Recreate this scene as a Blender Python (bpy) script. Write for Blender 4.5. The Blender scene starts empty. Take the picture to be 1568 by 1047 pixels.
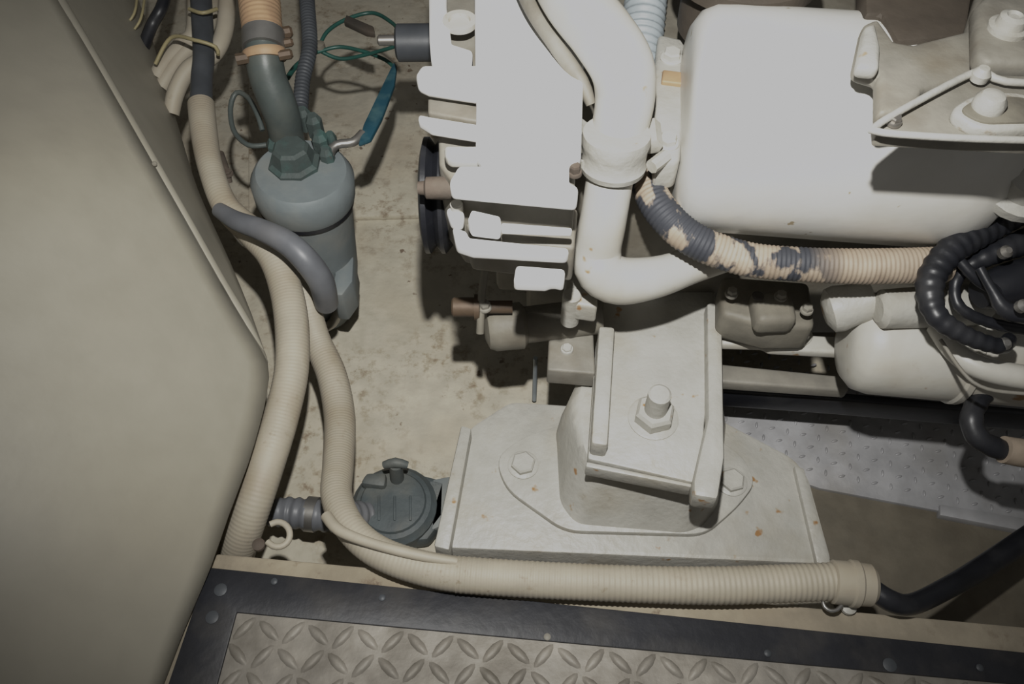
import bpy, bmesh, math, random
from mathutils import Vector, Matrix
random.seed(4)
W,Hh=1568.0,1047.0
F=1250.0
PITCH=math.radians(55); CAMZ=1.05
C=Vector((0,0,CAMZ))
FW=Vector((0,math.cos(PITCH),-math.sin(PITCH)))
UP=Vector((0,math.sin(PITCH),math.cos(PITCH)))
RT=Vector((1,0,0))
def P(u,v,z):
    d=RT*((u-W/2)/F)+UP*(-(v-Hh/2)/F)+FW
    t=(z-CAMZ)/d.z
    return C+d*t
def R(p,px):
    return (p-C).dot(FW)*px/F
scene=bpy.context.scene
# ---------------- materials
def paint(name,col,rough=.5,metal=0.0,dirt=None,damt=.5,dscale=9,lo=.48,hi=.72,var=.12,bump=.15,bscale=90,spot=None,spotth=.68,spotscale=35,worn=None,grime=None,gth=.56):
    m=bpy.data.materials.new(name); m.use_nodes=True
    nt=m.node_tree; N=nt.nodes; L=nt.links
    b=N['Principled BSDF']; b.inputs['Roughness'].default_value=rough; b.inputs['Metallic'].default_value=metal
    tc=N.new('ShaderNodeTexCoord')
    def noise(s,det=6):
        n=N.new('ShaderNodeTexNoise'); n.inputs['Scale'].default_value=s; n.inputs['Detail'].default_value=det
        L.new(tc.outputs['Object'],n.inputs['Vector']); return n
    def ramp(src,a,c):
        r=N.new('ShaderNodeMapRange'); r.inputs['From Min'].default_value=a; r.inputs['From Max'].default_value=c
        L.new(src,r.inputs['Value']); return r.outputs['Result']
    def mix(fac,A,B):
        x=N.new('ShaderNodeMix'); x.data_type='RGBA'
        if isinstance(fac,float): x.inputs[0].default_value=fac
        else: L.new(fac,x.inputs[0])
        for i,q in ((6,A),(7,B)):
            if isinstance(q,tuple): x.inputs[i].default_value=q
            else: L.new(q,x.inputs[i])
        return x.outputs[2]
    c4=(*col,1)
    n1=noise(28,8)
    dark=tuple(x*(1-var*2) for x in col)+(1,)
    cur=mix(ramp(n1.outputs['Fac'],.35,.65),dark,c4)
    if dirt:
        n2=noise(dscale,9)
        f=ramp(n2.outputs['Fac'],lo,hi)
        mu=N.new('ShaderNodeMath'); mu.operation='MULTIPLY'; mu.inputs[1].default_value=damt; L.new(f,mu.inputs[0])
        cur=mix(mu.outputs[0],cur,(*dirt,1))
    if grime:
        ng=noise(48,12); ng.inputs['Roughness'].default_value=.7
        nh=noise(5.5,4)
        g1=ramp(ng.outputs['Fac'],gth,gth+.14); g2=ramp(nh.outputs['Fac'],.42,.60)
        mg=N.new('ShaderNodeMath'); mg.operation='MULTIPLY'; L.new(g1,mg.inputs[0]); L.new(g2,mg.inputs[1])
        cur=mix(mg.outputs[0],cur,(*grime,1))
    if spot:
        n3=noise(spotscale,3)
        cur=mix(ramp(n3.outputs['Fac'],spotth,spotth+.04),cur,(*spot,1))
    if worn:
        col2,x0,x1=worn
        sp=N.new('ShaderNodeSeparateXYZ'); L.new(tc.outputs['Object'],sp.inputs[0])
        a=ramp(sp.outputs['X'],x0-.01,x0+.03); d=ramp(sp.outputs['X'],x1+.02,x1-.02)
        mp=N.new('ShaderNodeMapping'); mp.inputs['Scale'].default_value=(1.5,.8,.8); L.new(tc.outputs['Object'],mp.inputs['Vector'])
        n4=noise(30,8); n4.inputs['Roughness'].default_value=.5; L.new(mp.outputs['Vector'],n4.inputs['Vector'])
        # coating survives mainly at the engine end of the hose
        th=N.new('ShaderNodeMath'); th.operation='MULTIPLY_ADD'; L.new(sp.outputs['X'],th.inputs[0]); th.inputs[1].default_value=-.22; L.new(n4.outputs['Fac'],th.inputs[2])
        f=ramp(th.outputs[0],.43,.48)
        m1=N.new('ShaderNodeMath'); m1.operation='MULTIPLY'; L.new(a,m1.inputs[0]); L.new(d,m1.inputs[1])
        m2=N.new('ShaderNodeMath'); m2.operation='MULTIPLY'; L.new(m1.outputs[0],m2.inputs[0]); L.new(f,m2.inputs[1])
        cur=mix(m2.outputs[0],cur,(*col2,1))
    L.new(cur,b.inputs['Base Color'])
    if bump:
        nb=noise(bscale,5); bp=N.new('ShaderNodeBump'); bp.inputs['Strength'].default_value=bump; bp.inputs['Distance'].default_value=.004
        L.new(nb.outputs['Fac'],bp.inputs['Height']); L.new(bp.outputs['Normal'],b.inputs['Normal'])
    return m
M={}
M['wall']=paint('gelcoat_beige',(.325,.305,.25),.5,dirt=(.28,.255,.20),damt=.35,dscale=4,bump=.04,bscale=120,var=.03)
M['floor']=paint('floor_gelcoat',(.54,.50,.405),.8,dirt=(.33,.27,.19),damt=.6,dscale=7,lo=.45,hi=.78,bump=.5,bscale=55,spot=(.18,.135,.095),spotth=.69,spotscale=45,var=.09,grime=(.24,.19,.13),gth=.50)
M['brown_shade']=paint('brown_floor_shade',(.15,.13,.095),.75,dirt=(.09,.07,.045),damt=.7,dscale=10,bump=.4,bscale=50)  # dirty brown floor, with the lower-right occlusion shade put into the colour
M['ledge']=paint('ledge_wood_paint',(.38,.33,.25),.6,dirt=(.20,.15,.10),damt=.7,dscale=14,bump=.2,grime=(.12,.08,.05))
M['trim']=paint('trim_rubber_black',(.021,.022,.027),.5,dirt=(.065,.06,.055),damt=.5,dscale=22,bump=.15)
M['plate']=paint('diamond_aluminium',(.33,.305,.265),.55,metal=.1,dirt=(.13,.115,.09),damt=.75,dscale=22,lo=.42,hi=.70,bump=.2)
M['dimple']=paint('perforated_aluminium',(.43,.43,.44),.5,metal=.2,dirt=(.28,.26,.23),damt=.5,dscale=12,bump=.1)
M['white']=paint('engine_white_paint',(.82,.82,.81),.35,dirt=(.66,.62,.54),damt=.35,dscale=10,bump=.04,var=.02)
M['tank']=paint('tank_white_paint',(.70,.69,.65),.38,dirt=(.52,.48,.39),damt=.4,dscale=9,bump=.05,var=.03,spot=(.36,.30,.2),spotth=.71,spotscale=60)
M['white2']=paint('engine_offwhite',(.53,.515,.465),.42,dirt=(.37,.32,.24),damt=.5,dscale=12,bump=.08,var=.04,spot=(.30,.19,.10),spotth=.70,spotscale=30,grime=(.28,.23,.16),gth=.60)
M['mount']=paint('mount_cast_paint',(.45,.44,.40),.45,dirt=(.32,.285,.22),damt=.55,dscale=12,bump=.28,bscale=110,var=.07,spot=(.30,.17,.07),spotth=.675,spotscale=32,grime=(.24,.185,.12),gth=.60)
M['hosew']=paint('hose_cream',(.41,.37,.295),.6,dirt=(.23,.18,.12),damt=.6,dscale=14,bump=.08,var=.06,grime=(.19,.14,.09),gth=.58)
M['hoseg']=paint('hose_grey',(.15,.157,.17),.45,bump=.05,dirt=(.22,.21,.20),damt=.5)
M['hosedk']=paint('hose_dark_grey',(.06,.066,.074),.5,bump=.05)
M['black']=paint('rubber_black',(.014,.015,.019),.4,bump=.08,dirt=(.05,.05,.052),damt=.5,dscale=20)
M['pump']=paint('pump_bluegrey',(.175,.20,.205),.6,dirt=(.26,.24,.20),damt=.5,dscale=14,bump=.12,var=.05)
M['green']=paint('bronze_green',(.065,.085,.08),.6,dirt=(.05,.14,.125),damt=.5,dscale=25,bump=.25)
M['seacock']=paint('seacock_greygreen',(.080,.098,.102),.6,dirt=(.16,.155,.13),damt=.6,dscale=20,bump=.25)
M['greenpipe']=paint('elbow_dark_green',(.075,.09,.085),.45,dirt=(.16,.145,.11),damt=.55,bump=.08)
M['peach']=paint('hose_peach',(.38,.255,.155),.6,dirt=(.28,.19,.12),damt=.5,bump=.1)
M['wrap']=paint('hose_wrap_tan',(.40,.325,.25),.65,dirt=(.24,.18,.13),damt=.7,dscale=20,bump=.15,worn=((.04,.043,.052),.085,.31),grime=(.15,.12,.09),gth=.54)
M['steel']=paint('steel',(.38,.37,.35),.4,metal=.8,bump=.03,dirt=(.25,.19,.13),damt=.3)
M['copper']=paint('copper_brass',(.11,.075,.048),.6,metal=.2,bump=.15,dirt=(.07,.055,.04),damt=.7,dscale=30)
M['rust']=paint('rusty_steel',(.11,.09,.072),.8,dirt=(.075,.05,.035),damt=.7,dscale=25,bump=.3)
M['teal']=paint('lever_teal',(.018,.07,.10),.35,bump=.05,dirt=(.08,.15,.15),damt=.6,dscale=40)
M['wireg']=paint('wire_green',(.02,.08,.065),.4,bump=0)
M['bluehose']=paint('hose_paleblue',(.33,.37,.39),.5,bump=.05)
M['dark']=paint('dark_casting',(.05,.043,.035),.7,dirt=(.12,.085,.06),damt=.6,bump=.2)
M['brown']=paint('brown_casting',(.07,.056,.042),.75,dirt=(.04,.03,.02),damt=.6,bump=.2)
M['grey']=paint('grey_casting',(.20,.185,.15),.6,dirt=(.10,.08,.055),damt=.6,dscale=16,bump=.2)
M['grey2']=paint('grey_casting_light',(.26,.245,.21),.6,dirt=(.14,.115,.08),damt=.6,dscale=16,bump=.2)
M['tie']=paint('cable_tie',(.36,.31,.17),.5,bump=0)
# ---------------- geometry
def mk(name,verts,faces,mat,sharp=35,bevel=0,bseg=2):
    me=bpy.data.meshes.new(name); me.from_pydata([tuple(v) for v in verts],[],faces); me.validate()
    bm=bmesh.new(); bm.from_mesh(me); bmesh.ops.remove_doubles(bm,verts=bm.verts,dist=1e-6); bmesh.ops.recalc_face_normals(bm,faces=bm.faces)
    if bevel:
        es=[e for e in bm.edges if len(e.link_faces)==2 and e.calc_face_angle(0)>math.radians(25)]
        bmesh.ops.bevel(bm,geom=es,offset=bevel,segments=bseg,affect='EDGES',profile=.5,clamp_overlap=True)
    bm.to_mesh(me); bm.free()
    for p in me.polygons: p.use_smooth=True
    me.set_sharp_from_angle(angle=math.radians(sharp))
    me.materials.append(M[mat] if isinstance(mat,str) else mat)
    ob=bpy.data.objects.new(name,me); scene.collection.objects.link(ob); return ob
def catmull(pts,step):
    out=[]; n=len(pts)
    for i in range(n-1):
        p0=pts[max(i-1,0)];p1=pts[i];p2=pts[i+1];p3=pts[min(i+2,n-1)]
        L=(Vector(p2[:3])-Vector(p1[:3])).length
        k=max(2,int(L/step))
        for j in range(k):
            t=j/k
            out.append(tuple(.5*((2*b)+(-a+c)*t+(2*a-5*b+4*c-d)*t*t+(-a+3*b-3*c+d)*t**3) for a,b,c,d in zip(p0,p1,p2,p3)))
    out.append(tuple(pts[-1])); return out
def tubew(name,pts,mat,rib=None,seg=20,step=.006,cap=True):
    if rib: step=rib[0]/5
    s=catmull(pts,step)
    P3=[Vector(q[:3]) for q in s]; rr=[q[3] for q in s]
    verts=[];faces=[]; d=0; up=None
    for i,p in enumerate(P3):
        t=(P3[min(i+1,len(P3)-1)]-P3[max(i-1,0)]).normalized()
        if up is None:
            up=t.orthogonal().normalized()
        up=(up-t*up.dot(t)).normalized(); sd=t.cross(up)
        if i: d+=(p-P3[i-1]).length
        r=rr[i]
        if rib:
            r*=1-rib[1]*(.5-.5*math.cos(2*math.pi*d/rib[0]))
        for k in range(seg):
            a=2*math.pi*k/seg
            verts.append(p+(up*math.cos(a)+sd*math.sin(a))*r)
    n=len(P3)
    for i in range(n-1):
        for k in range(seg):
            faces.append((i*seg+k,i*seg+(k+1)%seg,(i+1)*seg+(k+1)%seg,(i+1)*seg+k))
    if cap:
        faces.append(tuple(range(seg))[::-1]); faces.append(tuple((n-1)*seg+k for k in range(seg)))
    return mk(name,verts,faces,mat,sharp=50 if not rib else 85)
def tube(name,pts,mat,**k):
    o=[]
    for u,v,z,r in pts:
        p=P(u,v,z); o.append((p.x,p.y,p.z,R(p,r)))
    return tubew(name,o,mat,**k)
def lathe(name,p0,ax,prof,mat,seg=32,sharp=35):
    ax=Vector(ax).normalized(); up=ax.orthogonal().normalized(); sd=ax.cross(up)
    verts=[];faces=[]
    for t,r in prof:
        for k in range(seg):
            a=2*math.pi*(k+.5)/seg
            verts.append(p0+ax*t+(up*math.cos(a)+sd*math.sin(a))*max(r,1e-4))
    n=len(prof)
    for i in range(n-1):
        for k in range(seg):
            faces.append((i*seg+k,i*seg+(k+1)%seg,(i+1)*seg+(k+1)%seg,(i+1)*seg+k))
    faces.append(tuple(range(seg))); faces.append(tuple((n-1)*seg+k for k in range(seg)))
    return mk(name,verts,faces,mat,sharp=sharp)
def cyl(name,p0,p1,r,mat,b=.0015,seg=28):
    L=(p1-p0).length
    b=min(b,r*.4,L*.4)
    return lathe(name,p0,p1-p0,[(0,r-b),(b,r),(L-b,r),(L,r-b)],mat,seg=seg)
def prism(name,pix,z,h,mat,bevel=.003,bseg=2,zs=None):
    top=[P(u,v,(zs[i] if zs else z)) for i,(u,v) in enumerate(pix)]
    return prismw(name,top,h,mat,bevel,bseg)
def prismw(name,top,h,mat,bevel=.003,bseg=2):
    n=len(top); bot=[t-Vector((0,0,h)) for t in top]
    faces=[tuple(range(n)),tuple(range(n,2*n))[::-1]]+[(i,(i+1)%n,n+(i+1)%n,n+i) for i in range(n)]
    return mk(name,top+bot,faces,mat,bevel=bevel,bseg=bseg,sharp=30)
def loft(name,layers,mat,bevel=.0,bseg=2,sharp=40):
    n=len(layers[0]); verts=[p for l in layers for p in l]; faces=[]
    for i in range(len(layers)-1):
        for k in range(n):
            faces.append((i*n+k,i*n+(k+1)%n,(i+1)*n+(k+1)%n,(i+1)*n+k))
    faces.append(tuple(range(n))); faces.append(tuple((len(layers)-1)*n+k for k in range(n)))
    return mk(name,verts,faces,mat,bevel=bevel,bseg=bseg,sharp=sharp)
def box(name,a,b,mat,bevel=.004,bseg=2):
    x0,y0,z0=a;x1,y1,z1=b
    return prismw(name,[Vector((x0,y0,z1)),Vector((x1,y0,z1)),Vector((x1,y1,z1)),Vector((x0,y1,z1))],z1-z0,mat,bevel,bseg)
def rnd(pts,r,k=4):
    out=[];n=len(pts)
    for i in range(n):
        a,b,c=pts[i-1],pts[i],pts[(i+1)%n]
        d1=(a-b);d2=(c-b);rr=min(r,d1.length*.45,d2.length*.45)
        s=b+d1.normalized()*rr;e=b+d2.normalized()*rr
        for j in range(k+1):
            t=j/k
            out.append(s*(1-t)**2+b*2*t*(1-t)+e*t*t)
    return out
def bolt(name,p,r,h,mat,ax=(0,0,1),washer=True,stud=0,studr=.5):
    ax=Vector(ax).normalized(); o=[]
    if washer: o.append(lathe(name+'_washer',p-ax*.001,ax,[(0,r*1.25),(.0025,r*1.25),(.0035,r*1.15)],mat,seg=28))
    o.append(lathe(name+'_hex',p,ax,[(0,r),(h*.8,r),(h,r*.86)],mat,seg=6,sharp=15))
    if stud: o.append(lathe(name+'_stud',p,ax,[(0,r*studr),(h+stud-.002,r*studr),(h+stud,r*studr*.8)],mat,seg=20))
    return o
def group(name,parts):
    e=bpy.data.objects.new(name,None); e.empty_display_size=.05; scene.collection.objects.link(e)
    flat=[]
    for p in parts:
        if isinstance(p,list): flat+=p
        else: flat.append(p)
    for i,p in enumerate(flat): p.parent=e
    return e

# ---------------- room
group('floor',[box('slab',(-1.6,-.6,-.05),(2.4,2.6,0),'floor',0),
 prism('step_board',[(380,120),(900,60),(900,322),(548,331),(380,345)],.012,.012,'floor',.003),
 prism('brown_shade_board',[(1180,700),(1700,800),(1700,1010),(1290,960),(1240,800)],.006,.006,'brown_shade',.001)])  # last board: brown floor whose dark tone also carries the shade here
box('wall_back',(-1.6,2.6,-.05),(2.4,2.66,1.6),'wall',0)
box('wall_right',(2.4,-.6,-.05),(2.46,2.66,1.6),'wall',0)
rows=[(-170,-10,.46),(0,90,.45),(120,160,.43),(255,237,.40),(350,291,.36),(440,342,.31),(500,378,.28),(555,410,.25),(600,409,.24),(650,398,.235),(710,380,.23),(790,350,.225),(870,322,.215),(960,284,.205),(1060,246,.20),(1200,190,.20)]
verts=[];faces=[];NC=14
bp_=catmull([(u,v,z) for v,u,z in rows],30)
for (u,v,z) in bp_:
    e=P(u,v,z)
    f=min(max((v-250)/800,0),1.2)
    l=P(-260,v,.55-.18*f)
    for k in range(NC+1):
        t=k/NC
        p=l.lerp(e,t)
        nrm=Vector((.55,-.25,.6)).normalized()
        p=p+nrm*.018*math.sin(math.pi*t)
        verts.append(p)
nr=len(bp_)
for i in range(nr-1):
    for k in range(NC):
        a=i*(NC+1)+k; faces.append((a,a+1,a+NC+2,a+NC+1))
wl=mk('face',verts,faces,'wall',sharp=60)
wl.modifiers.new('s','SOLIDIFY').thickness=.004
srow=[(-170,120),(0,212),(110,247),(200,275),(290,303),(400,352),(480,385),(555,411)]
sb=catmull([(u,v,.25) for v,u in srow],30)
tp=catmull([(u,v,z) for v,u,z in rows[:8]],30)
def resample(l,n):
    o=[]
    for i in range(n):
        t=i/(n-1)*(len(l)-1); a=int(min(t,len(l)-2)); f=t-a
        o.append(tuple(l[a][j]*(1-f)+l[a+1][j]*f for j in range(3)))
    return o
n=24; sb=resample(sb,n); tp=resample(tp,n)
verts=[];faces=[]
for i in range(n):
    a=P(*tp[i]); b=P(*sb[i]); c=P(sb[i][0]-60,sb[i][1],0.0)
    for t in (0,.25,.5,.75): verts.append(a.lerp(b,t))
    verts.append(b); verts.append(c)
for i in range(n-1):
    for k in range(5): a=i*6+k; faces.append((a,a+1,a+7,a+6))
ws=mk('return',verts,faces,'wall',sharp=50)
low=[(u,v,z) for (u,v,z) in bp_ if v>=550]
verts=[];faces=[]
for (u,v,z) in low:
    a=P(u,v,z); verts+= [a, P(u-25,v,max(z-.06,0)), P(u-60,v,0)]
for i in range(len(low)-1):
    for k in range(2): a=i*3+k; faces.append((a,a+1,a+4,a+3))
wu=mk('underside',verts,faces,'wall',sharp=50)
bead=tube('bead',[(u-3,v,z-.008,12) for v,u,z in rows[:7]]+[(406,550,.243,4)],'wall',seg=20,step=.02)
p=P(236,252,.402)
nick=lathe('plug',p,(.5,-.3,.7),[(0,.003),(.003,.003),(.004,.002)],'grey',seg=10)
group('wall_left',[wl,ws,wu,bead,nick])

# deck, ledge, trim
DZ=.20
prism('deck_ledge',[(330,846),(1720,972),(1900,1240),(120,1240),(240,1060)],DZ-.004,.19,'ledge',.004)
tr=[prism('strip',[(318,868),(1720,1014),(1720,1062),(362,937),(291,1200),(205,1200)],DZ+.003,.01,'trim',.0012)]
for (u,v) in [(338,903),(325,945),(420,890),(838,975),(585,915),(1175,1000),(1362,1018),(1500,1022)]:
    p=P(u,v,DZ+.003); big=u in(338,325,1362)
    k=1.5 if big else .8
    tr.append(lathe('screw',p,(0,0,1),[(0,.0045*k),(.001,.0045*k),(.0018,.003*k)],'hosedk' if big else ('grey2' if u==838 else 'hosedk'),seg=14))
group('trim_1',tr)
o=P(362,937,DZ); e1=(P(1568,1046,DZ)-o).normalized(); e2=Vector((e1.y,-e1.x,0)); 
tops=[P(362,937,DZ),P(1720,1062,DZ),P(1720,1062,DZ)+e2*.5,P(291,1200,DZ)+e2*.3,P(291,1200,DZ)]
pl=prismw('sheet',tops,.004,'plate',0)
verts=[];faces=[]
def lug(c,ang,L,Wd,h):
    d=e1*math.cos(ang)+e2*math.sin(ang); s=Vector((-d.y,d.x,0)); base=len(verts); NS=10
    prof=[(1,0),(.78,.65),(.4,1)]
    for f,hh in prof:
        for k in range(NS):
            a=2*math.pi*k/NS; ca=math.cos(a); sa=math.sin(a)
            verts.append(c+d*(L/2*f*ca)+s*(Wd/2*f*(sa*(1-.25*abs(ca))))+Vector((0,0,h*hh)))
    for i in range(2):
        for k in range(NS): faces.append((base+i*NS+k,base+i*NS+(k+1)%NS,base+(i+1)*NS+(k+1)%NS,base+(i+1)*NS+k))
    faces.append(tuple(base+2*NS+k for k in range(NS)))
pit=.0255
left_dir=(P(291,1200,DZ)-o)
sl=left_dir.dot(e1)/left_dir.dot(e2)
for j in range(0,14):
    for i in range(-4,46):
        a=i*pit+pit*.5; b=j*pit+pit*.6
        if a<sl*b+.012: continue
        lug(o+e1*a+e2*b,math.radians(38 if (i+j)%2 else -52)+random.uniform(-.04,.04),.030,.0115,.0028)
lg=mk('lugs',verts,faces,'plate',sharp=60)
group('diamond_plate_deck',[pl,lg])

pz=.012
pp=prism('sheet',[(1040,570),(1700,625),(1700,830),(1440,782),(1255,747),(1120,700)],pz,.01,'dimple',.001)
verts=[];faces=[]
a0=P(1190,720,pz); e1b=(P(1568,800,pz)-a0).normalized(); e2b=Vector((-e1b.y,e1b.x,0))
s1,s2=e1,e2; e1,e2=e1b,e2b
for j in range(0,11):
    for i in range(-6,26):
        c=a0+e1b*(i*.022+(j%2)*.011)+e2b*(j*.018+.012)
        lug(c,math.radians(90 if (i+j)%2 else 30),.011,.0045,.0025)
e1,e2=s1,s2
pd=mk('dimples',verts,faces,'dimple',sharp=60)
pq=prism('lap_sheet',[(1440,772),(1700,815),(1700,838),(1440,788)],pz+.006,.014,'dimple',.001)
group('dimpled_floor_plate',[pp,pd,pq])

# ---------------- engine mount
mt=[]
base=[P(u,v,.12) for u,v in [(672,838),(718,655),(782,614),(905,622),(1100,640),(1215,700),(1238,728),(1276,864)]]
mt.append(prismw('base_casting',rnd(base,.012),.12,'mount',.004))
mt.append(prism('side_flange',[(664,836),(706,650),(722,655),(688,842)],.142,.05,'mount',.003))
mt.append(prism('right_lip',[(1216,712),(1232,716),(1274,864),(1252,866)],.128,.03,'mount',.003))
foot=[P(u,v,.129) for u,v in [(758,700),(800,668),(865,648),(1085,660),(1140,700),(1158,738),(1130,775),(1080,818),(865,812),(775,748)]]
mt.append(prismw('foot_plate',rnd(foot,.02,5),.012,'mount',.002))
def poly(l,z,r=.012): return rnd([P(u,v,z) for u,v in l],r,4)
b0=[(850,660),(856,775),(880,806),(1048,820),(1075,810),(1100,780),(1112,640),(880,620)]
b1=[(856,640),(870,735),(896,768),(1052,782),(1078,772),(1098,740),(1106,600),(890,590)]
b2=[(870,615),(886,700),(908,728),(1055,742),(1074,735),(1092,700),(1098,560),(895,560)]
b3=[(885,610),(895,690),(912,715),(1050,728),(1070,720),(1085,690),(1092,560),(900,560)]
mt.append(loft('rubber_housing',[poly(b0,.125),poly(b1,.16),poly(b2,.205),poly(b3,.215)],'mount',sharp=50))
mt.append(prism('bracket_plate',[(900,702),(1060,738),(1072,735),(1100,400),(935,415),(912,530)],.245,.018,'mount',.003))
mt.append(prism('left_rib',[(905,678),(931,682),(942,500),(917,498)],.272,.03,'mount',.004))
mt.append(prism('right_rib',[(1062,758),(1100,764),(1110,700),(1106,462),(1082,462),(1084,640),(1062,735)],.262,.032,'mount',.005))
mt.append(prism('front_lip',[(898,706),(1060,740),(1060,746),(897,714)],.243,.022,'mount',.002))
p=P(1000,640,.245)
mt+=bolt('levelling_nut',p,R(p,31),.020,'mount',stud=.034,studr=.55)
for (u,v) in [(801,712),(1120,738)]:
    p=P(u,v,.129); mt+=bolt('foot_bolt',p,R(p,19),.010,'mount')
group('engine_mount',mt)

# ---------------- engine castings
en=[]
en.append(box('block',(.02,.64,.15),(1.0,1.15,.47),'grey',.012))
en.append(box('sump',(.10,.72,.05),(.9,1.1,.16),'dark',.02))
def pr(n,pts,z,h,m='white',b=.004,s=3): 
    o_=prism(n,pts,z,h,m,b,s); en.append(o_); return o_
pr('front_cover',[(725,-120),(727,60),(729,160),(728,235),(740,252),(702,252),(688,275),(690,290),(884,308),(886,284),(872,278),(872,246),(890,240),(900,-120)],.55,.014)
pr('cover_back',[(668,-120),(668,60),(672,250),(705,295),(880,312),(890,-120)],.52,.10,'grey2')
pr('fin_top',[(655,-120),(657,60),(660,92),(722,96),(724,76),(692,66),(684,10),(684,-120)],.545,.014)
pr('fin_upper',[(645,98),(636,112),(640,130),(655,136),(735,148),(735,98)],.55,.012,b=.005)
pr('fin_link',[(655,145),(735,155),(735,186),(655,172)],.532,.012,'grey2',b=.003)
pr('fin_mid',[(641,174),(640,182),(660,194),(735,206),(735,190),(660,178)],.548,.012,b=.003)
pr('fin_low',[(680,222),(681,238),(690,244),(735,244),(735,222)],.545,.012,'white2',b=.004)
p=P(704,38,.54); en.append(lathe('cover_hole',p,(0,0,1),[(0,R(p,26)),(.006,R(p,26)),(.006,R(p,17)),(.002,R(p,16))],'white2'))
pr('lower_arm',[(692,345),(715,352),(718,362),(872,378),(870,388),(800,384),(724,380),(698,372)],.50,.016,b=.004)
pr('arm_knuckle',[(682,318),(700,312),(712,325),(708,340),(690,338)],.505,.014,b=.004)
pr('arm_lug',[(722,320),(766,330),(768,344),(764,350),(722,345),(716,335)],.515,.016,b=.006)
pr('arm_rib',[(768,340),(876,348),(876,354),(768,350)],.512,.008,b=.002)
pr('arm_back',[(700,300),(885,318),(880,380),(720,362)],.48,.05,'grey2',b=.004)
pr('arm_foot',[(790,404),(866,410),(864,432),(848,428),(835,432),(786,430)],.47,.016,b=.004)
p=P(700,325,.50); en.append(cyl('arm_bolt',p,p+Vector((0,0,.012)),R(p,10),'white2'))
p=P(880,265,.535); en+=bolt('cover_bolt',p,R(p,9),.01,'rust')
p0=P(648,300,.43)
r=R(p0,88)
en.append(lathe('pulley',p0,(1,0,0),[(0,r*.82),(.003,r),(.008,r),(.014,r*.86),(.020,r),(.024,r),(.034,r*.8)],'black',seg=48))
p=P(640,288,.50); en.append(lathe('pulley_boss',p,(1,0,0),[(0,R(p,10)),(.006,R(p,11)),(.008,R(p,17)),(.022,R(p,18)),(.035,R(p,18))],'rust',seg=20))
en.append(lathe('water_pump_body',P(742,505,.26),(1,.15,0),[(0,R(p,20)),(.004,R(p,38)),(.012,R(p,44)),(.045,R(p,46)),(.05,R(p,36)),(.14,R(p,36))],'grey'))
en.append(box('pump_back',(-.02,.66,.22),(.10,.74,.36),'grey',.008))
p=P(692,470,.30); en.append(lathe('drain_plug',p,(1,0,0),[(0,R(p,12)),(.002,R(p,15)),(.026,R(p,15)),(.026,R(p,20)),(.032,R(p,20)),(.034,R(p,10)),(.07,R(p,10))],'copper',seg=20))
p=P(742,470,.305); en+=bolt('pump_bolt',p,R(p,9),.008,'grey2')
en.append(tube('pump_shaft',[(745,400,.36,6),(738,450,.32,6),(735,510,.28,6)],'grey'))
pr('pump_bracket',[(842,488),(908,492),(912,572),(838,566)],.25,.03,'grey2',.003)
p=P(868,535,.251); en+=bolt('bracket_bolt',p,R(p,8),.006,'mount')
p=P(872,492,.30); en.append(cyl('stand_off',p,p+Vector((0,0,.05)),R(p,14),'mount'))
pr('block_flange',[(868,395),(915,400),(915,470),(862,462)],.345,.03,'mount',.004)
en.append(tube('drain_tube',[(820,548,.12,3.5),(819,580,.06,3.5),(818,612,.01,3.5)],'bluehose',seg=10))
pr('manifold_flange',[(1008,50),(1052,60),(1050,130),(1042,245),(1005,250),(1000,130)],.50,.04,'mount',.006)
for (u,v) in [(1028,90),(1022,220)]:
    p=P(u,v,.50); en+=bolt('flange_bolt',p,R(p,14),.01,'white2')
pr('manifold_rust',[(1015,106),(1048,110),(1046,128),(1013,124)],.505,.01,'peach',.002)
pr('rail_upper',[(1105,503),(1290,515),(1290,540),(1180,534),(1170,528),(1105,526)],.245,.014,'white2',.004)
pr('rail_lower',[(1100,556),(1300,576),(1300,598),(1100,584)],.17,.02,'grey2',.004)
pr('rail_dark',[(1100,588),(1290,600),(1750,640),(1750,650),(1290,612),(1100,598)],.13,.04,'black',.004)
p=P(1222,512,.246); en+=bolt('rail_bolt',p,R(p,17),.012,'white2')
p=P(1135,508,.246); en+=bolt('rail_bolt_b',p,R(p,11),.008,'white2')
pr('housing_mid',[(1105,420),(1240,430),(1250,500),(1180,500),(1105,480)],.30,.05,'grey',.008)
pr('housing_mid_2',[(1150,440),(1215,445),(1225,490),(1160,492)],.32,.03,'grey',.01)
p=P(1160,455,.325); en.append(cyl('plug_hole',p,p+Vector((0,0,.004)),R(p,9),'dark'))
for i,(u,v) in enumerate([(1195,455),(1120,450),(1235,475)]):
    p=P(u,v,.32); en+=bolt('mid_bolt',p,R(p,8),.008,'grey2')
en.append(box('rear_casting',(.25,.98,.4),(1.3,1.3,.62),'brown',.03))
group('marine_engine',en)

# starter motor
st=[]
p0=P(1292,522,.30); ax=(P(1480,538,.30)-p0)
r=R(p0,78)
st.append(lathe('body',p0,ax,[(0,r*.45),(.004,r*.75),(.014,r*.93),(.03,r),(.115,r),(.118,r*1.05),(.125,r*1.05),(.128,r*.98),(.3,r*.98),(.31,r*.7)],'white2',seg=40))
p=P(1262,478,.34); st.append(lathe('flange',p,(1,.1,.35),[(0,R(p,20)),(.006,R(p,34)),(.015,R(p,36)),(.03,R(p,32)),(.05,R(p,32))],'mount'))
p=P(1415,470,.37); st.append(lathe('solenoid_band',p,(1,.06,0),[(-.05,R(p,20)),(-.045,R(p,30)),(.0,R(p,32)),(.06,R(p,32)),(.07,R(p,20))],'mount'))
group('starter_motor',st)

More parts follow.
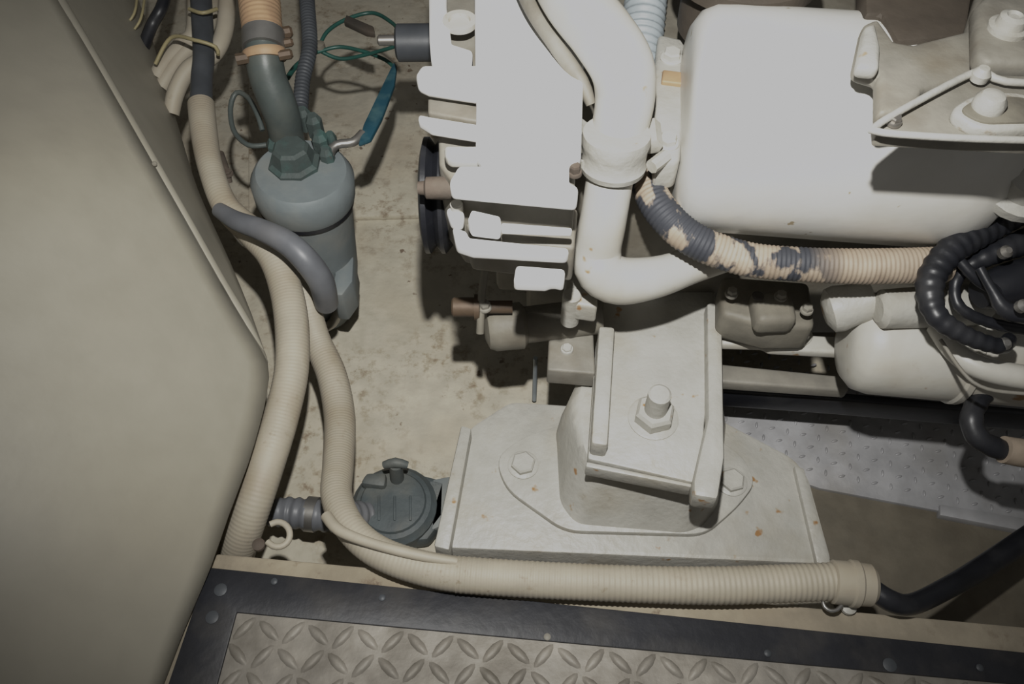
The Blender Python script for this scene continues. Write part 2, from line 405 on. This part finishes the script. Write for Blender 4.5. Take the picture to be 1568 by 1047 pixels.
# heat exchanger tank
he=[]
pl0=P(1040,182,.49); pr0=P(1512,214,.49); ax=pr0-pl0; L=ax.length; r=.113
he.append(lathe('shell',pl0,ax,[(0,r*.6),(.002,r*.82),(.01,r*.93),(.022,r*.985),(.04,r),(L-.05,r),(L-.035,r*.985),(L-.012,r*.92),(L,r*.8),(L+.003,r*.5)],'tank',seg=72,sharp=60))
p=P(1490,330,.46); he.append(lathe('drain_boss',p,(0.3,0,1),[(0,.016),(.02,.016),(.024,.012)],'white2'))
p=P(1140,-38,.58); he.append(lathe('shade_disc',p-Vector((0,0,.06)),(0,0,1),[(0,R(p,88)),(.05,R(p,90)),(.06,R(p,112)),(.075,R(p,112)),(.08,R(p,100))],'brown',seg=40))  # brown disc added to stand for the shadow across the tank top
group('heat_exchanger_tank',he)

# bracket upper right
bk=[]
bk.append(prism('web',[(1322,-140),(1326,20),(1350,20),(1375,62),(1480,55),(1510,-140)],.608,.03,'brown',.004))
bk.append(prism('arm',[(1308,100),(1322,35),(1345,25),(1372,62),(1395,66),(1480,45),(1500,-20),(1640,-40),(1640,110),(1500,112),(1415,134),(1398,168),(1345,172),(1345,112)],.62,.018,'grey2',.006,3))
bk.append(prism('arm_block',[(1312,100),(1324,38),(1342,32),(1350,70),(1348,104)],.632,.014,'mount',.005,3))
bk.append(prism('pad',[(1494,8),(1512,-12),(1640,-12),(1640,98),(1512,94),(1496,80)],.645,.018,'grey2',.006,3))
p=P(1542,46,.645); bk.append(lathe('pad_bolt',p,(0,0,1),[(0,R(p,30)),(.004,R(p,30)),(.005,R(p,22)),(.012,R(p,20)),(.014,R(p,12)),(.012,R(p,8))],'mount'))
bk.append(prism('gusset',[(1340,186),(1480,112),(1640,118),(1640,222),(1342,206)],.635,.012,'grey2',.002))
bk.append(tube('gusset_rim',[(1640,216,.642,6),(1480,212,.642,6),(1350,203,.642,6),(1342,193,.642,6),(1400,158,.642,6),(1480,116,.642,6),(1505,110,.642,6),(1540,125,.642,6),(1640,128,.642,6)],'mount',seg=12))
p=P(1368,187,.637); bk+=bolt('gusset_bolt',p,R(p,10),.006,'steel')
sl_=[P(u,v,.645) for u,v in [(1452,168),(1490,142),(1560,138),(1620,160),(1600,195),(1500,198)]]
bk.append(prismw('oval_boss',rnd(sl_,.02,5),.012,'mount',.004,3))
sl_=[P(u,v,.647) for u,v in [(1468,168),(1495,150),(1560,146),(1610,162),(1590,186),(1505,188)]]
bk.append(prismw('oval_recess',rnd(sl_,.02,5),.004,'grey',.001))
p=P(1512,164,.647); bk.append(lathe('boss_button',p,(0,0,1),[(0,R(p,24)),(.006,R(p,24)),(.011,R(p,17)),(.013,R(p,6))],'mount'))
p=P(1498,122,.64); bk.append(lathe('ball',p,(0,0,1),[(0,R(p,13)),(.006,R(p,14)),(.011,R(p,8))],'mount'))
group('engine_lifting_bracket',bk)

# main white pipe
pp=[]
pp.append(tube('upper_pipe',[(832,-90,.60,44),(872,-10,.60,47),(920,50,.585,49),(952,102,.565,49),(957,150,.54,46),(948,200,.52,43),(941,235,.50,42)],'white2',seg=36))
pp.append(tube('recess_tube',[(775,-90,.575,14),(812,5,.57,14),(852,70,.56,13),(890,125,.545,12),(905,160,.53,8)],'grey2',seg=12))  # grey tube, its colour standing in for the darker recess beside the pipe
pp.append(tube('lower_pipe',[(938,235,.50,36),(932,285,.475,36),(922,345,.44,36),(914,385,.41,37),(920,415,.395,38),(950,430,.385,37),(1005,424,.385,32),(1060,406,.385,28),(1120,385,.385,28)],'white2',seg=36))
p=P(942,225,.515)
rr=R(p,50)
pp.append(lathe('clamp_band',p+Vector((0,0,.004)),(0,-.12,-1),[(-.012,rr*.86),(-.012,rr*1.02),(-.004,rr*1.06),(.004,rr*1.0),(.018,rr*.98),(.022,rr*1.04),(.028,rr*1.0),(.028,rr*.8)],'mount',seg=40))
for s in (-1,1):
    q=P(942+s*56,198,.515)
    pp.append(lathe('clamp_ear',q+Vector((0,-.02,-.006)),(0,1,.1),[(0,.006),(.001,.010),(.03,.010),(.031,.006)],'mount',seg=6,sharp=20))
    q=P(942+s*54,245,.50); pp.append(lathe('clamp_ear_low',q+Vector((0,-.01,0)),(s*.6,.6,0),[(0,.007),(.022,.007)],'mount',seg=8))
group('coolant_pipe',pp)
tube('ribbed_hose',[(1000,-90,.50,33),(990,-10,.50,33),(982,60,.48,34),(975,120,.46,32)],'bluehose',rib=(.009,.12))
tube('black_gap_tube',[(1038,-80,.42,20),(1035,0,.42,20),(1030,70,.40,20)],'black')  # black tube filling the dark gap beside the ribbed hose

hw=[tube('wrapped_run',[(975,235,.46,22),(988,275,.455,25),(1012,322,.45,27),(1060,366,.44,27),(1140,396,.43,27),(1230,405,.43,27),(1330,408,.43,28),(1450,405,.43,28)],'wrap',rib=(.0045,.05),seg=28)]
group('wrapped_coolant_hose',hw)

# pump (left)
pu=[]
bt=Vector((-.296,.79,.0)); tpv=Vector((-.274,.79,.307)); ax=tpv-bt
pu.append(lathe('body',bt,ax,[(0,.032),(.01,.038),(.04,.044),(.09,.054),(.12,.057),(.262,.060),(.263,.064),(.269,.066),(.296,.067),(.301,.064),(.306,.062),(.310,.058),(.310,.045),(.313,.02)],'pump',seg=48))
pu.append(lathe('seal_ring',bt,ax.normalized(),[(.256,.060),(.256,.0635),(.262,.0635),(.262,.060)],'black',seg=48))
pu.append(box('label_plate',(-.290,.727,.17),(-.262,.735,.205),'grey',.001))
pu.append(prism('side_bracket',[(514,382),(542,392),(540,430),(524,452),(506,450),(512,420)],.16,.06,'pump',.004))
pu.append(tube('foot_bolt',[(520,462,.07,8),(512,490,.05,8),(500,500,.03,8)],'steel'))
pu.append(lathe('top_flange',Vector((-.283,.80,.308)),(0,0,1),[(0,.034),(.008,.034),(.012,.028),(.03,.024),(.034,.020)],'green',seg=8,sharp=20))
for i,(u,v,zz,rr) in enumerate([(478,178,.345,13),(488,205,.335,14),(498,228,.325,12),(420,215,.325,14),(462,168,.35,12),(505,205,.33,9)]):
    p=P(u,v,zz); pu.append(lathe('flange_lug',p-Vector((0,0,.03)),(0,0,1),[(0,R(p,rr)),(.024,R(p,rr)),(.032,R(p,rr*.6))],'green',seg=7,sharp=20))
group('water_strainer_pump',pu)
el=[tube('elbow',[(440,215,.315,26),(434,185,.345,27),(424,155,.375,28),(411,122,.40,28),(405,92,.42,28),(402,60,.435,27)],'greenpipe',seg=30)]
el.append(tube('collar',[(406,92,.42,32),(405,84,.424,34),(404,78,.427,32)],'peach',seg=30,step=.002))
el.append(tube('peach_hose',[(404,68,.432,30),(400,30,.445,31),(394,-20,.46,32),(380,-90,.48,32)],'peach',rib=(.006,.03),seg=30))
el.append(tube('hose_clamp',[(404,76,.429,32),(403,50,.438,32)],'steel',seg=30,step=.002))
for (u,v,rr) in [(437,50,9),(437,84,8),(372,90,9),(438,66,7)]:
    p=P(u,v,.43); el.append(lathe('clamp_screw',p,(1,.3,0),[(-.008,R(p,rr)),(.006,R(p,rr)),(.009,R(p,rr*.6))],'copper',seg=8))
group('intake_elbow_hose',el)
lv=[tube('rod',[(500,240,.315,9),(515,222,.32,7),(540,218,.32,7),(556,205,.32,8)],'steel',seg=12)]
lv.append(prism('handle',[(548,220),(556,190),(575,150),(603,93),(608,100),(604,130),(585,180),(568,212)],.325,.008,'teal',.003))
group('valve_lever',lv)
tube('corrugated_conduit',[(466,-80,.36,12),(470,0,.36,12),(474,70,.35,12),(464,120,.34,12),(460,165,.33,12)],'hosedk',rib=(.006,.12),seg=18)
g=[]
g.append(tube('green_wire',[(486,80,.3,3),(500,50,.31,3),(530,30,.31,3),(570,20,.31,3),(600,35,.32,3),(612,50,.33,3)],'wireg',seg=8))
g.append(tube('green_wire_2',[(486,80,.3,3),(520,72,.3,3),(560,80,.3,3),(590,92,.3,3),(600,100,.3,3)],'wireg',seg=8))
g.append(tube('green_wire_3',[(486,76,.3,3),(520,90,.29,3),(560,84,.3,3),(610,70,.33,3)],'wireg',seg=8))
g.append(tube('cyan_wire',[(440,120,.3,4),(455,100,.3,4),(486,78,.3,4)],'wireg',seg=8))
g.append(prism('connector',[(530,22),(572,40),(574,50),(560,48),(526,32)],.32,.01,'dark',.002))
p=P(489,74,.3); g.append(lathe('clip',p,(0,0,1),[(0,R(p,10)),(.008,R(p,9)),(.01,R(p,5))],'grey',seg=12))
group('wiring_loom',g)
tube('cable_loop',[(408,222,.31,4),(380,222,.31,4),(358,200,.31,4),(353,165,.32,4),(362,142,.33,4),(380,150,.33,4),(394,175,.33,4),(402,200,.32,4)],'greenpipe',seg=10)
s=[]
p=P(606,66,.40); s.append(lathe('housing',p,(1,.02,0),[(0,R(p,22)),(.003,R(p,28)),(.05,R(p,28)),(.05,R(p,24)),(.09,R(p,24))],'hosedk',seg=28))
p=P(578,62,.40); s.append(lathe('stem',p,(1,.02,0),[(0,R(p,5)),(.002,R(p,8)),(.03,R(p,8))],'steel',seg=14))
group('sender_unit',s)
hz=[]
hz.append(tube('grey_section',[(303,-80,.33,16),(308,0,.33,16),(312,80,.32,16),(309,120,.31,16),(308,165,.30,17)],'hosedk',seg=22))
hz.append(tube('cream_section',[(308,160,.30,20),(312,200,.295,20),(322,255,.29,19),(345,315,.28,20),(385,355,.262,23),(418,392,.25,24),(437,440,.235,25),(447,500,.225,26),(446,570,.215,26),(430,640,.205,27),(408,710,.195,28),(385,780,.175,28),(364,840,.13,28),(354,880,.06,27)],'hosew',rib=(.0045,.012),seg=26))
group('cream_hose',hz)
tube('grey_hose',[(336,322,.29,12),(362,338,.30,15),(400,352,.305,17),(440,372,.30,19),(470,400,.285,20),(492,432,.25,20),(500,465,.20,18)],'hoseg',seg=26)
bh_=[tube('smooth_run',[(430,395,.235,17),(455,425,.215,18),(470,465,.19,19),(485,520,.16,21),(508,575,.15,23),(520,640,.15,24),(518,710,.17,24),(516,762,.195,24),(540,812,.215,24),(590,850,.22,25),(680,876,.221,27),(800,886,.221,27)],'hosew',rib=(.0045,.015),seg=26),
 tube('ribbed_run',[(700,879,.221,28),(800,886,.221,28),(950,893,.221,28),(1100,896,.221,29),(1275,890,.221,29)],'hosew',rib=(.0055,.04),seg=26)]
group('bilge_hose',bh_)
tube('thin_cable',[(500,790,.225,9),(520,812,.235,9),(570,832,.24,8),(640,850,.24,8),(700,860,.236,7)],'hosew',seg=14)
cp=[]
p0=P(1272,890,.221);p1=P(1338,896,.221); a=p1-p0; r=R(p0,33)
cp.append(lathe('cuff',p0,a,[(0,r*.85),(.002,r),(.018,r),(.02,r*1.08),(.026,r*1.08),(.028,r*.98),(a.length-.004,r*.96),(a.length,r*.8),(a.length-.004,r*.55)],'hosew',seg=30))
group('hose_end_cuff',cp)
def ring(n,u,v,z,rx,m,rad=4,turn=.8,ph=0):
    return tube(n,[(u+rx*math.cos(ph+t*turn*2*math.pi/8),v+rx*math.sin(ph+t*turn*2*math.pi/8),z,rad) for t in range(9)],m,seg=10)
group('hose_clip',[ring('hook',1275,920,.215,15,'steel',3,.9,.4),lathe('screw',P(1298,930,.2),(0,0,1),[(0,.008),(.004,.008),(.006,.004)],'mount',seg=16)])
group('hose_clip',[ring('hook',425,818,.215,19,'hosew',5,.75,-2.2),lathe('screw',P(397,835,.2),(0,0,1),[(0,.007),(.004,.007),(.006,.004)],'rust',seg=16)])
tube('battery_cable',[(1330,896,.221,15),(1360,918,.22,17),(1395,925,.21,16),(1450,900,.19,16),(1510,865,.16,17),(1640,780,.12,18)],'black',seg=18)
bd=[tube('white_a',[(262,175,.26,12),(270,140,.28,13),(290,105,.3,13),(325,85,.31,13),(343,50,.32,13),(348,0,.33,13),(352,-80,.33,13)],'hosew',seg=18),
 tube('white_b',[(238,120,.27,12),(255,95,.28,13),(280,68,.29,13),(298,40,.3,12),(296,-80,.3,12)],'hosew',seg=18),
 tube('white_c',[(246,135,.26,12),(275,90,.28,12),(305,60,.29,11),(325,20,.3,11),(330,-60,.3,11)],'hosew',seg=18),
 tube('black_a',[(215,85,.27,9),(232,40,.29,9),(250,5,.31,9),(265,-60,.31,9)],'black',seg=14),
 tube('yellow_wire',[(196,35,.3,2),(208,12,.31,2),(212,-50,.31,2)],'tie',seg=8),
 tube('yellow_wire_b',[(206,45,.3,2),(218,20,.31,2),(226,-50,.31,2)],'tie',seg=8),
 tube('tie_a',[(238,98,.3,3),(262,58,.33,3),(300,62,.345,3),(330,72,.335,3),(334,84,.33,3)],'tie',seg=8),
 tube('tie_b',[(290,14,.345,3),(310,20,.352,3),(332,14,.345,3)],'tie',seg=8)]
group('hose_bundle',bd)
group('wall_clip',[tube('strap',[(338,235,.25,5),(345,262,.26,7),(350,280,.25,6)],'rust',seg=10)]+bolt('screw',P(349,266,.262),.006,.006,'rust'))

# seacock low left
sc=[]
sc.append(lathe('body',P(608,790,.0),(0,0,1),[(0,.055),(.02,.057),(.035,.057),(.039,.053),(.043,.050),(.045,.044),(.048,.042),(.050,.034),(.050,.015)],'seacock',seg=30,sharp=25))
for dx in (-28,-4,20):
    sc.append(prism('rib',[(606+dx,758),(610+dx,758),(610+dx,796),(606+dx,796)],.052,.01,'seacock',.001))
sc.append(prism('flange',[(545,752),(570,722),(640,724),(684,735),(682,790),(655,826),(590,832),(548,808)],.03,.03,'seacock',.006))
sc.append(prism('shoulder',[(550,740),(560,722),(592,722),(590,745)],.06,.03,'seacock',.006))
sc.append(tube('tee_handle',[(588,712,.08,6),(605,708,.085,8),(624,712,.08,6)],'seacock',seg=12))
sc.append(tube('stem',[(608,732,.05,11),(606,712,.08,10)],'seacock',seg=12))
sc.append(tube('hose_tail',[(412,785,.08,20),(440,784,.08,24),(500,790,.075,25),(560,790,.035,24)],'hoseg',rib=(.012,.12),seg=24))
sc.append(tube('tail_clamp',[(470,786,.078,27),(486,788,.078,27)],'steel',seg=24,step=.002))
sc.append(prism('right_plate',[(655,735),(690,728),(686,800),(660,812)],.03,.025,'pump',.003))
group('seacock',sc)

# right black hoses
bh=[]
bh.append(tube('loop_outer',[(1660,270,.46,24),(1580,312,.46,24),(1510,350,.455,24),(1455,385,.45,23),(1425,430,.44,22),(1432,480,.43,18),(1475,512,.42,15),(1530,530,.41,13),(1545,520,.40,12)],'black',rib=(.011,.10),seg=22))
bh.append(tube('loop_inner',[(1660,330,.44,22),(1590,362,.44,22),(1530,385,.44,18),(1480,410,.43,12),(1462,440,.42,9),(1475,475,.41,9),(1540,500,.40,9),(1640,510,.40,9)],'black',rib=(.012,.08),seg=20))
bh.append(tube('connector',[(1660,415,.42,36),(1580,428,.42,36),(1535,440,.42,34),(1500,448,.42,24)],'black',seg=24))
bh.append(tube('lead_a',[(1470,400,.45,8),(1500,430,.44,9),(1560,460,.42,9),(1650,470,.42,9)],'black',seg=12))
bh.append(tube('lead_b',[(1500,410,.46,7),(1520,445,.45,8),(1548,478,.44,14),(1640,485,.44,14)],'black',seg=12))
for (u,v) in [(1536,388),(1562,470),(1534,528)]:
    p=P(u,v,.46 if v<500 else .41); bh.append(lathe('terminal',p,(0,-.4,1),[(0,R(p,10)),(.006,R(p,10)),(.01,R(p,5))],'steel',seg=12))
group('cable_harness',bh)
wp=[tube('pipe',[(1430,500,.36,12),(1462,538,.36,16),(1500,562,.36,18),(1560,576,.36,19),(1660,585,.36,19)],'white2',seg=22),
    tube('pipe_thin',[(1440,520,.38,3),(1490,585,.38,3),(1560,602,.38,3),(1650,600,.38,3)],'grey2',seg=8)]
group('fuel_pipe',wp)
hh=[tube('hose',[(1600,545,.27,14),(1555,572,.28,14),(1512,598,.29,15),(1488,636,.29,17),(1500,672,.28,17),(1550,695,.27,17)],'black',seg=20,rib=(.02,.08)),
    tube('collar',[(1536,688,.275,21),(1570,694,.27,22),(1620,698,.26,22)],'wrap',seg=22),
    tube('tail',[(1615,698,.26,17),(1680,705,.2,17),(1740,720,.02,17)],'black',seg=18)]
group('drain_hose',hh)
vc=[lathe('fitting',P(1555,290,.50),(0,-.3,1),[(0,.035),(.01,.035),(.014,.026),(.03,.024),(.034,.016)],'mount',seg=20),
    tube('spigot',[(1500,330,.47,14),(1530,300,.48,20),(1600,262,.5,22)],'white2',seg=18),
    tube('brass_nut',[(1440,362,.45,11),(1475,352,.455,12)],'copper',seg=6)]
group('tank_fitting',vc)

# ---------------- lights
w=bpy.data.worlds.new('w'); scene.world=w; w.use_nodes=True
w.node_tree.nodes['Background'].inputs[0].default_value=(1,.98,.95,1); w.node_tree.nodes['Background'].inputs[1].default_value=.11
ld=bpy.data.lights.new('camera_flash','SPOT'); ld.energy=54; ld.spot_size=math.radians(94); ld.spot_blend=1; ld.shadow_soft_size=.012; ld.color=(1,.985,.955)
lo=bpy.data.objects.new('camera_flash',ld); scene.collection.objects.link(lo)
lo.location=C+UP*.21
tgt=P(800,290,.35); lo.rotation_euler=(tgt-lo.location).to_track_quat('-Z','Y').to_euler()
# ---------------- camera
cd=bpy.data.cameras.new('cam'); cd.sensor_width=36; cd.lens=36*F/W; cd.clip_start=.01
co=bpy.data.objects.new('cam',cd); scene.collection.objects.link(co); co.location=C
co.rotation_euler=(math.radians(90)-PITCH,0,0)
scene.camera=co
vs=scene.view_settings
vs.view_transform='Standard'
vs.use_curve_mapping=True
cm=vs.curve_mapping
cm.extend='HORIZONTAL'
c=cm.curves[3]
c.points[0].location=(0,0); c.points[1].location=(1,.485)
for x,y in ((.15,.14),(.32,.30),(.5,.42),(.7,.475)): c.points.new(x,y)
cm.update()
